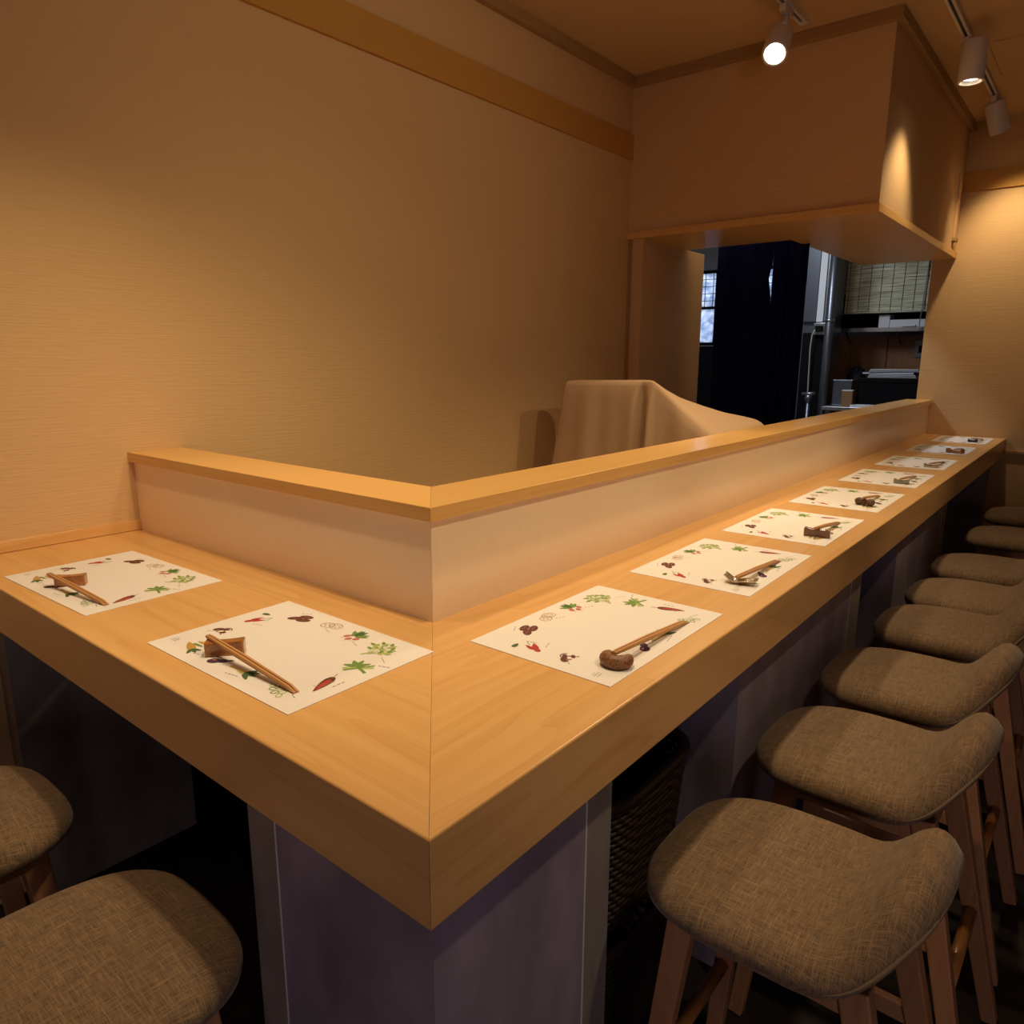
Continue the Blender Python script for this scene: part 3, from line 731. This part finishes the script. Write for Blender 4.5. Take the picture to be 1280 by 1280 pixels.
# ------------------------------------------------------------------ cloth-covered equipment behind the ledge
def covered():
    mb = MB(); xs = [-1.395 + 0.755*i/76 for i in range(77)]
    def interp(tab, x):
        if x <= tab[0][0]: return tab[0][1]
        for (a, va), (b, vb) in zip(tab, tab[1:]):
            if x <= b: return va + (vb-va)*(x-a)/(b-a)
        return tab[-1][1]
    ridge = [(-1.395, .388), (-1.00, .397), (-0.961, .397), (-0.93, .366), (-0.884, .330), (-0.824, .294), (-0.765, .268), (-0.71, .250), (-0.684, .238), (-0.656, .221), (-0.64, .19)]
    ridge_y = [(-1.395, 2.36), (-1.06, 2.34), (-0.985, 2.24), (-0.961, 2.215), (-0.884, 2.30), (-0.824, 2.40), (-0.765, 2.47), (-0.71, 2.55), (-0.684, 2.60), (-0.64, 2.62)]
    crease = [(-1.395, .386), (-1.00, .394), (-0.961, .393), (-0.935, .380), (-0.833, .301), (-0.762, .246), (-0.692, .194), (-0.64, .15)]
    vs = []; rows = 26
    for i, x in enumerate(xs):
        zr = interp(ridge, x); zc_ = interp(crease, x); yr = interp(ridge_y, x)
        fold = 0.055*math.exp(-((x+1.005)/0.017)**2) - 0.022*math.exp(-((x+0.962)/0.016)**2) + 0.006*math.sin(x*26) + 0.004*math.sin(x*57+1)
        prof = []
        for k in range(9):                                    # front: floor to crease
            u = k/8; u = u**0.7; z = -H + 0.004 + (zc_+H-0.004)*u
            y = 2.10 + 0.10*u + fold*min(1, (1-u)*9)
            prof.append((y, z))
        nb = 8
        for k in range(1, nb+1):                              # top: crease to ridge
            u = k/nb; z = zc_ + (zr-zc_)*(u**0.8) + 0.004*math.sin(u*PI); y = 2.20 + (yr-2.20)*u; prof.append((y, z))
        for k in range(1, 5): prof.append((yr + 0.10*k/4, zr - 0.004*k - 0.003*k*k))
        for k in range(1, 6): u = k/5; zz = zr-0.064; prof.append((yr + 0.10 + 0.05*u, zz + (-H+0.004-zz)*u))
        for y, z in prof: 
            # the left side flares outwards towards the floor
            xx = x - (0.14*max(0, (0.39 - z))*max(0, 1-(x+1.395)/0.18) if x < -1.21 else 0)
            vs.append((xx, y, H+z))
        rows = len(prof)
    fs = [(i*rows+k, (i+1)*rows+k, (i+1)*rows+k+1, i*rows+k+1) for i in range(len(xs)-1) for k in range(rows-1)]
    fs += [tuple(range(rows)), tuple((len(xs)-1)*rows+k for k in range(rows))[::-1]]
    o = mb.add(vs, fs, 0, True).build('cloth_cover', M['cloth'])
    for p in o.data.polygons:
        if len(p.vertices) > 8: p.use_smooth = False
    md = o.modifiers.new('soft', 'SUBSURF'); md.levels = 1; md.render_levels = 1
    tag(o, 'beige cloth draped over boxy equipment behind the counter ledge', 'cloth')
covered()

# ------------------------------------------------------------------ track lights
def track(x, y0, y1, label):
    t = empty('light_track', (x, 0, CZ), 0, label, 'light track', 'ceiling light tracks')
    rail = MB(); rail.box(-0.017, -0.006, y0, y1, -0.019, 0); rail.box(0.006, 0.017, y0, y1, -0.019, 0); rail.box(-0.006, 0.006, y0, y1, -0.006, 0)
    rail.build('rail', M['lamp_white'], t)
    MB().box(-0.0059, 0.0059, y0, y1-0.03, -0.0095, -0.0061).build('slot', M['slot'], t)
    MB().box(-0.0172, 0.0172, y1-0.03, y1, -0.0195, 0).build('end_cap', M['lamp_white'], t, 0.001)
track(-0.225, -1.2, 5.035, 'long white ceiling track above the counter, running to the back wall')
track(-0.742, -1.2, 3.00, 'white ceiling track ending in front of the bulkhead')
def track_lamp(adapter, lens, aim, label, length=0.165, rad=0.05):
    a = Vector(adapter); l = Vector(lens); d = (Vector(aim)-l).normalized()
    t = empty('track_spotlight', adapter, 0, label, 'spotlight', 'track spotlights')
    MB().box(-0.014, 0.014, -0.045, 0.045, -0.050, -0.0195).build('adapter', M['lamp_white'], t, 0.003)
    back = l - d*length; piv = l - d*length*0.78
    ax = d.orthogonal().normalized()
    # arm from adapter down to the side of the head
    tow = (a + Vector((0, 0, -0.05)) - piv); side = (tow - d*tow.dot(d)); side = side.normalized() if side.length > 1e-4 else ax
    joint = piv + side*(rad-0.002)
    MB().tube([Vector((0, 0, -0.048)), Vector((0, 0, -0.078)), joint - a], [0.013, 0.013, 0.011], 14).build('arm', M['lamp_white'], t)
    q = d.to_track_quat('-Z', 'Y').to_matrix().to_4x4(); q.translation = l - a
    def put(mb, nm, mt):
        o = mb.build(nm, mt, t); o.matrix_local = q; return o
    hd = put(MB().lathe([(0.0, length), (rad*0.8, length), (rad*0.94, length-0.004), (rad, length-0.012), (rad, 0.002), (rad-0.0015, 0.0), (rad-0.008, 0.0), (rad-0.009, 0.004)], 32), 'lamp_head', M['lamp_white'])
    rf = put(MB().lathe([(rad-0.009, 0.004), (rad-0.012, 0.018), (rad*0.68, 0.020)], 32), 'reflector', M['reflector'])
    ln = put(MB().lathe([(rad*0.70, 0.0165), (rad*0.45, 0.0135), (0.0, 0.0125)], 24), 'lens', M['lens'])
    return t
LA_ = LAMP_A.location; LB_ = LAMP_B.location; LC_ = LAMP_C.location
track_lamp((-0.742, 2.785, CZ), (-0.739, 2.683, H+1.672), (-0.40, 1.10, H), 'white track spotlight aimed at the counter, lamp glaring towards the camera')
track_lamp((-0.225, 3.600, CZ), (-0.170, 3.452, H+1.652), (-0.175, 3.435, H), 'white track spotlight pointing straight down beside the bulkhead')
track_lamp((-0.225, 4.540, CZ), (-0.190, 4.610, H+1.712), (0.05, 5.05, H+0.75), 'white track spotlight tilted towards the back wall, turned from camera')
# cable cover on the bulkhead side
cc = empty('cable_cover', (-0.407, 4.92, H+1.40), 0, 'slim cream cable cover fixed upright on bulkhead side', 'cable cover')
MB().box(0, 0.010, -0.03, 0.03, -0.185, 0.205).build('channel', M['hood'], cc, 0.002)
MB().box(-0.0005, 0.022, -0.040, 0.040, -0.205, -0.185).build('end_plug', M['trim'], cc, 0.002)

# ------------------------------------------------------------------ kitchen behind the opening
kw = MB()
kw.box(KX-0.1, -3.35, KY, KY+0.1, 0, CZ); kw.box(-2.15, 0.6, KY, KY+0.1, 0, CZ)
kw.box(-3.35, -2.15, KY, KY+0.1, 0, H+0.62); kw.box(-3.35, -2.15, KY, KY+0.1, H+1.36, CZ)
struct('wall_kitchen', kw, M['grey_wall'])
struct('wall_kitchen_left', MB().box(KX-0.1, KX, 2.9, KY, 0, CZ), M['grey_wall'])
struct('wall_kitchen_front', MB().box(KX, LX-0.1, 2.9, 3.0, 0, CZ), M['grey_wall'])
struct('wall_kitchen_right', MB().box(0.5, 0.6, BY+0.12, KY, 0, CZ), M['grey_wall'])
win = empty('window_1', (-2.75, KY+0.03, H+0.62), 0); win['kind'] = 'structure'
MB().box(-0.6, 0.6, 0.0, 0.012, 0.0, 0.74).build('pane', M['frosted'], win)
f_ = MB(); f_.box(-0.6, 0.6, -0.02, 0.03, 0, 0.03); f_.box(-0.6, 0.6, -0.02, 0.03, 0.71, 0.74); f_.box(-0.6, 0.6, -0.025, 0.03, 0.36, 0.385)
f_.box(-0.6, -0.57, -0.02, 0.03, 0, 0.74); f_.box(0.57, 0.6, -0.02, 0.03, 0, 0.74); f_.box(-0.015, 0.015, -0.02, 0.03, 0, 0.74)
f_.build('window_frame', M['black'], win)
gw = MB()
for i in range(14): gw.box(-0.56+i*0.0855, -0.5545+i*0.0855, -0.012, -0.006, 0.385, 0.71)
for i in range(4): gw.box(-0.57, 0.57, -0.012, -0.006, 0.44+i*0.07, 0.4455+i*0.07)
gw.build('wire_grid', M['black'], win)
# dark cabinet below the window
cb = empty('storage_cabinet', (-2.55, 6.38, 0), 0, 'black low cabinet below the kitchen window', 'cabinet')
MB().box(-0.75, 0.75, -0.28, 0.33, 0.001, H+0.60).build('body', M['black'], cb, 0.004)
MB().box(-0.74, 0.74, -0.30, -0.281, 0.05, H+0.58).build('door', M['black'], cb, 0.003)

# curtains
def curtain(x0, x1, yc, phase, label, notch=None):
    mb = MB(); n = 70; m_ = 24; vs = []; z1 = H+1.30
    for i in range(n+1):
        u = i/n
        for j in range(m_+1):
            v = j/m_; z = 0.02 + (z1-0.02)*v
            x = x0 + (x1-x0)*u
            if notch and u > 0.9: 
                zz = z - H; x -= (u-0.9)*10*notch*math.exp(-((zz-0.93)/0.085)**4)
            y = yc + 0.020*math.sin(u*PI*9 + phase)*(0.6+0.4*(1-v)) + 0.006*math.sin(u*41+v*3)
            vs.append((x, y, z))
    fs = [(i*(m_+1)+j, (i+1)*(m_+1)+j, (i+1)*(m_+1)+j+1, i*(m_+1)+j+1) for i in range(n) for j in range(m_)]
    o = mb.add(vs, fs, 0, True).build('curtain', M['navy'])
    sd = o.modifiers.new('thick', 'SOLIDIFY'); sd.thickness = 0.002
    tag(o, label, 'curtain', 'navy curtains in the kitchen opening')
curtain(-1.425, -1.085, 3.785, 0.4, 'navy blue curtain panel in the opening, beside the kitchen window', 0.022)
curtain(-1.118, -0.915, 3.845, 2.0, 'navy blue curtain panel in the opening, beside the steel refrigerator')
rod = empty('curtain_rod', (-1.17, 3.815, H+1.31), 0, 'thin metal rod carrying the navy kitchen curtains', 'rod')
MB().tube([(-0.40, 0, 0), (0.215, 0, 0)], 0.008, 10).build('rod_bar', M['steel_dark'], rod)

# tall steel refrigerator
fx = empty('refrigerator', (-1.435, 6.25, 0), 0, 'tall stainless steel refrigerator behind the navy curtain', 'refrigerator')
MB().box(-0.19, 0.045, -0.30, 0.03, 0.002, H+1.55).build('body', M['steel_dark'], fx, 0.004)
dr = MB().box(-0.165, -0.060, -0.335, -0.302, H+0.785, H+1.53).build('door', M['steel_dark'], fx, 0.004)
MB().box(-0.155, 0.03, -0.335, -0.302, 0.10, H+0.70).build('door', M['black'], fx, 0.004)
MB().box(-0.19, -0.168, -0.340, -0.302, H+0.785, H+1.53).build('white_strip', M['enamel'], fx, 0.002)  # plain white upright strips either side of the steel door
MB().box(-0.055, -0.002, -0.340, -0.302, H+0.785, H+1.53).build('white_strip', M['enamel'], fx, 0.002)
MB().box(0.0, 0.033, -0.325, -0.302, H+0.785, H+1.53).build('side_strip', M['steel'], fx, 0.002)
# pipe
pp = empty('drain_pipe', (-1.362, 5.84, 0), 0, 'grey vertical steel pipe in front of the refrigerator', 'pipe')
MB().tube([(0, 0, 0.001), (0, 0, CZ-0.002)], 0.034, 20).build('pipe', M['steel_dark'], pp)
for z in (H+0.78, H+1.35): MB().tube([(0, 0, z), (0, 0, z+0.02)], 0.040, 20).build('collar', M['steel'], pp)
ou = empty('power_outlet', (-1.45, 5.91, H+0.74), 0, 'small metal outlet box with black plug on refrigerator front', 'outlet')
MB().box(-0.045, 0.045, -0.03, 0.003, -0.06, 0.035).build('outlet_box', M['steel'], ou, 0.003)
MB().box(-0.025, 0.030, -0.075, -0.031, -0.035, 0.012).build('plug', M['black'], ou, 0.006)
MB().tube([(-0.02, -0.07, -0.02), (-0.035, -0.085, -0.06), (-0.045, -0.075, -0.16), (-0.040, -0.06, -0.5), (-0.04, -0.05, -0.72)], 0.006, 8).build('cord', M['cord'], ou)
# tap-like fitting
tp = empty('gas_valve', (-1.44, 5.72, 0), 0, 'small dark metal valve standing behind the counter ledge', 'valve')
MB().tube([(0, 0, 0.001), (0, 0, H+0.20)], 0.016, 10).build('stem', M['steel_dark'], tp)
MB().tube([(-0.05, -0.01, H+0.205), (0.05, -0.01, H+0.215)], 0.012, 10).build('handle', M['steel'], tp)
MB().lathe([(0.0, H+0.20), (0.028, H+0.20), (0.030, H+0.16), (0.018, H+0.14)], 16).build('valve_body', M['steel_dark'], tp)

# bamboo blinds on the back kitchen wall
def blind(x0, x1, z0, z1, y, label, nthreads):
    t = empty('reed_blind', ((x0+x1)/2, y, z0), 0, label, 'blind', 'reed blinds in the kitchen')
    w = (x1-x0)/2; random.seed(int(1000*abs(x0)))
    nsl = int((z1-z0)/0.0075)
    sl = MB()
    for i in range(nsl):
        z = i*0.0075; pts = []; ph = random.uniform(0, 6); a = random.uniform(0.0003, 0.0016)
        seg = 8
        vs = []
        for k in range(seg+1):
            x = -w + 2*w*k/seg; zz = z + a*math.sin(ph + k*1.3); hh = 0.0030 + random.uniform(0, 0.0012); yo = random.uniform(-0.0012, 0.0012)
            vs += [(x, -0.002+yo, zz), (x, -0.002+yo, zz+2*hh), (x, 0.002, zz+2*hh), (x, 0.002, zz)]
        fs = [(4*k+q, 4*k+(q+1) % 4, 4*k+4+(q+1) % 4, 4*k+4+q) for k in range(seg) for q in range(4)]
        sl.add(vs, fs, 0)
    tag(sl.build('reeds', M['reed'], t), kind='stuff')
    for i in range(nthreads):
        x = -w + 0.02 + (2*w-0.04)*i/(nthreads-1)
        MB().tube([(x + 0.002*math.sin(i), -0.004, 0), (x, -0.005, (z1-z0)*0.5), (x, -0.004, z1-z0)], 0.0022, 5).build('thread', M['thread'], t)
    MB().tube([(-w, -0.002, -0.004), (w, -0.002, -0.004)], 0.008, 8).build('bottom_rail', M['reed'], t)
    MB().box(-w, w, -0.004, 0.010, z1-z0, z1-z0+0.03).build('head_rail', M['steel_dark'], t)
    for x in (-w*0.8, w*0.8): MB().tube([(x, 0.003, z1-z0+0.03), (x, 0.003, CZ-z0-0.0005)], 0.004, 6).build('hanger', M['steel_dark'], t)
    return t
b1 = blind(-1.405, -0.60, H+0.875, H+1.55, 6.38, 'wide pale reed blind hanging above the steel shelf', 10)
MB().tube([(0.22, -0.02, 0.66), (0.205, -0.02, 0.2), (0.19, -0.02, -0.13)], 0.004, 6).build('pull_cord', M['cord'], b1)
MB().tube([(0.19, -0.02, -0.165), (0.19, -0.02, -0.13)], [0.009, 0.004], 8).build('cord_knob', M['cord'], b1)
b2 = blind(-1.72, -1.435, H+0.875, H+1.55, 6.44, 'narrow shaded reed blind between pipe and wide blind', 4)
struct('trim_window_post', MB().box(-1.452, -1.412, 6.60, KY-0.03, H+1.06, CZ), M['black'])
struct('wall_kitchen_panel', MB().box(-1.72, 0.5, KY-0.05, KY-0.001, 0.0, H+0.70), M['grey_wall'])
wp = empty('wood_panelling', (-1.0, KY-0.055, 0), 0, 'brown timber wall panels below the steel kitchen shelf', 'panelling')
for i in range(6):
    x = -0.70 + i*0.30; MB().box(x+0.002, x+0.298, -0.018, 0.0, 0.02, H+0.69).build('panel', M['panel_brown'], wp, 0.003)
sw = empty('wall_switch', (-0.835, KY-0.073, H+0.57), 0, 'dark square switch plate on the brown kitchen panelling', 'switch')
MB().box(-0.05, 0.05, -0.010, 0, -0.07, 0.07).build('plate', M['steel_dark'], sw, 0.002)
MB().box(-0.02, 0.02, -0.014, -0.0095, -0.03, 0.03).build('rocker', M['black'], sw, 0.002)
sh = empty('steel_shelf', (-1.0, 6.53, H+0.725), 0, 'long steel wall shelf below the reed blinds', 'shelf')
MB().box(-0.46, 0.55, -0.12, 0.14, 0.012, 0.022).build('board', M['steel'], sh, 0.001)
MB().box(-0.46, 0.55, -0.126, -0.1195, -0.012, 0.0215).build('front_lip', M['steel'], sh, 0.001)
for x in (-0.4, 0.0, 0.5): MB().bar((x, -0.10, 0.01), (x, 0.125, -0.10), 0.012, 0.012).build('bracket', M['steel_dark'], sh)
dk = empty('dark_backing', (-1.0, 6.66, H+0.75), 0, 'black backing board between steel shelf and blinds', 'board')
MB().box(-0.72, 0.55, 0, 0.02, 0.0, 0.30).build('board', M['black'], dk)
ap = empty('white_appliance', (-0.98, 6.48, H+0.7478), 0, 'low white appliance with raised left end on shelf', 'appliance')
MB().box(-0.155, -0.070, -0.055, 0.10, 0.0, 0.105).build('raised_end', M['enamel'], ap, 0.004)
bo = MB().box(-0.069, 0.28, -0.05, 0.10, 0.0, 0.062).build('body', M['enamel'], ap, 0.004)
MB().box(0.03, 0.13, -0.075, -0.0505, 0.004, 0.018).build('tray', M['enamel'], bo, 0.002)

# work table at the back, with the black box, papers and steel container
wt = empty('steel_work_table', (-0.75, 6.02, 0), 0, 'stainless kitchen work table carrying the black box', 'table')
MB().box(-0.575, 0.55, -0.32, 0.36, H+0.085, H+0.115).build('table_top', M['steel'], wt, 0.004)
for x in (-0.53, 0.51):
    for y in (-0.28, 0.32): MB().box(x-0.02, x+0.02, y-0.02, y+0.02, 0.001, H+0.085).build('leg', M['steel_dark'], wt, 0.003)
zt2 = H+0.1155
bx = empty('black_box', (-0.872, 6.03, zt2), R(-2), 'black storage box carrying folded papers, near the right jamb', 'box')
MB().box(-0.225, 0.225, -0.17, 0.17, 0.0, 0.225).build('body', M['black'], bx, 0.006)
MB().box(-0.23, 0.23, -0.175, 0.175, 0.190, 0.226).build('lid', M['black'], bx, 0.004)
pw = [('folded newspaper lying lowest on the black box', 0.0, 0.02, 0.0, 0.025, 0.175), ('blue folder between two papers on the black box', -0.03, 0.03, 0.0260, 0.018, 0.19), ('folded white papers on top of the black box', 0.01, 0.02, 0.0450, 0.022, 0.18)]
for lb, dx, dy, dz, h, w in pw:
    blue = 'blue' in lb
    pt_ = empty('folder' if blue else 'paper_stack', (-0.875+dx, 6.0+dy, zt2+0.2265+dz), R(-2 + dx*60), lb, 'folder' if blue else 'papers')
    if blue:
        MB().box(-w, w, -0.11, 0.11, 0, h).build('cover', mat('blue_card', (0.03, 0.035, 0.11), 0.5), pt_, 0.002)
        MB().box(-w+0.004, w-0.004, -0.1115, -0.1101, 0.004, h-0.004).build('pages', M['paper_white'], pt_)
    else:
        for k in range(3):
            z0 = k*h/3; MB().box(-w+0.006*k, w-0.004*k, -0.11-0.004*k, 0.11, z0+0.0006, z0+h/3-0.0008).build('sheet', M['paper_white'], pt_, 0.0015)
sc_ = empty('steel_container', (-1.235, 5.98, zt2), 0, 'upright steel container left of the black box', 'container')
MB().box(-0.07, 0.075, -0.09, 0.09, 0.0, 0.20).build('body', M['steel_dark'], sc_, 0.006)
MB().box(-0.074, 0.079, -0.094, 0.094, 0.19, 0.206).build('rim', M['steel_dark'], sc_, 0.003)
cbx = empty('cardboard_box', (-1.165, 5.80, zt2), R(4), 'small brown cardboard box before the steel container', 'box')
MB().box(-0.035, 0.045, -0.03, 0.03, 0.0, 0.125).build('body', M['cardboard'], cbx, 0.002)
MB().box(-0.036, 0.046, -0.031, 0.031, 0.120, 0.130).build('flap', M['paper_white'], cbx, 0.001)
bl_ = empty('black_bag', (-1.215, 6.23, zt2), 0, 'crumpled black bag behind the steel container', 'bag')
mbg = MB(); n, m_ = 18, 10; vs = []; random.seed(5)
for i in range(m_+1):
    th = PI/2*i/m_
    for k in range(n):
        q = 1 + random.uniform(-0.08, 0.08); vs.append((0.10*math.cos(th)*math.cos(2*PI*k/n)*q, 0.09*math.cos(th)*math.sin(2*PI*k/n)*q, 0.30*math.sin(th)**0.8*q if i else 0.0))
mbg.add(vs, [(i*n+k, i*n+(k+1) % n, (i+1)*n+(k+1) % n, (i+1)*n+k) for i in range(m_) for k in range(n)] + [tuple(range(n))[::-1]], 0, True).build('sack', M['black'], bl_)
pl = empty('white_tray', (-1.08, 5.76, zt2), R(-6), 'white rimmed tray at the front of work table', 'tray')
MB().box(-0.025, 0.16, -0.045, 0.06, 0.0, 0.006).build('base', M['enamel'], pl, 0.002)
rm = MB(); rm.box(-0.03, 0.165, -0.05, -0.0455, 0, 0.018); rm.box(-0.03, 0.165, 0.0605, 0.065, 0, 0.018); rm.box(-0.03, -0.0255, -0.0455, 0.0605, 0, 0.018); rm.box(0.1605, 0.165, -0.0455, 0.0605, 0, 0.018)
rm.build('rim', M['enamel'], pl)
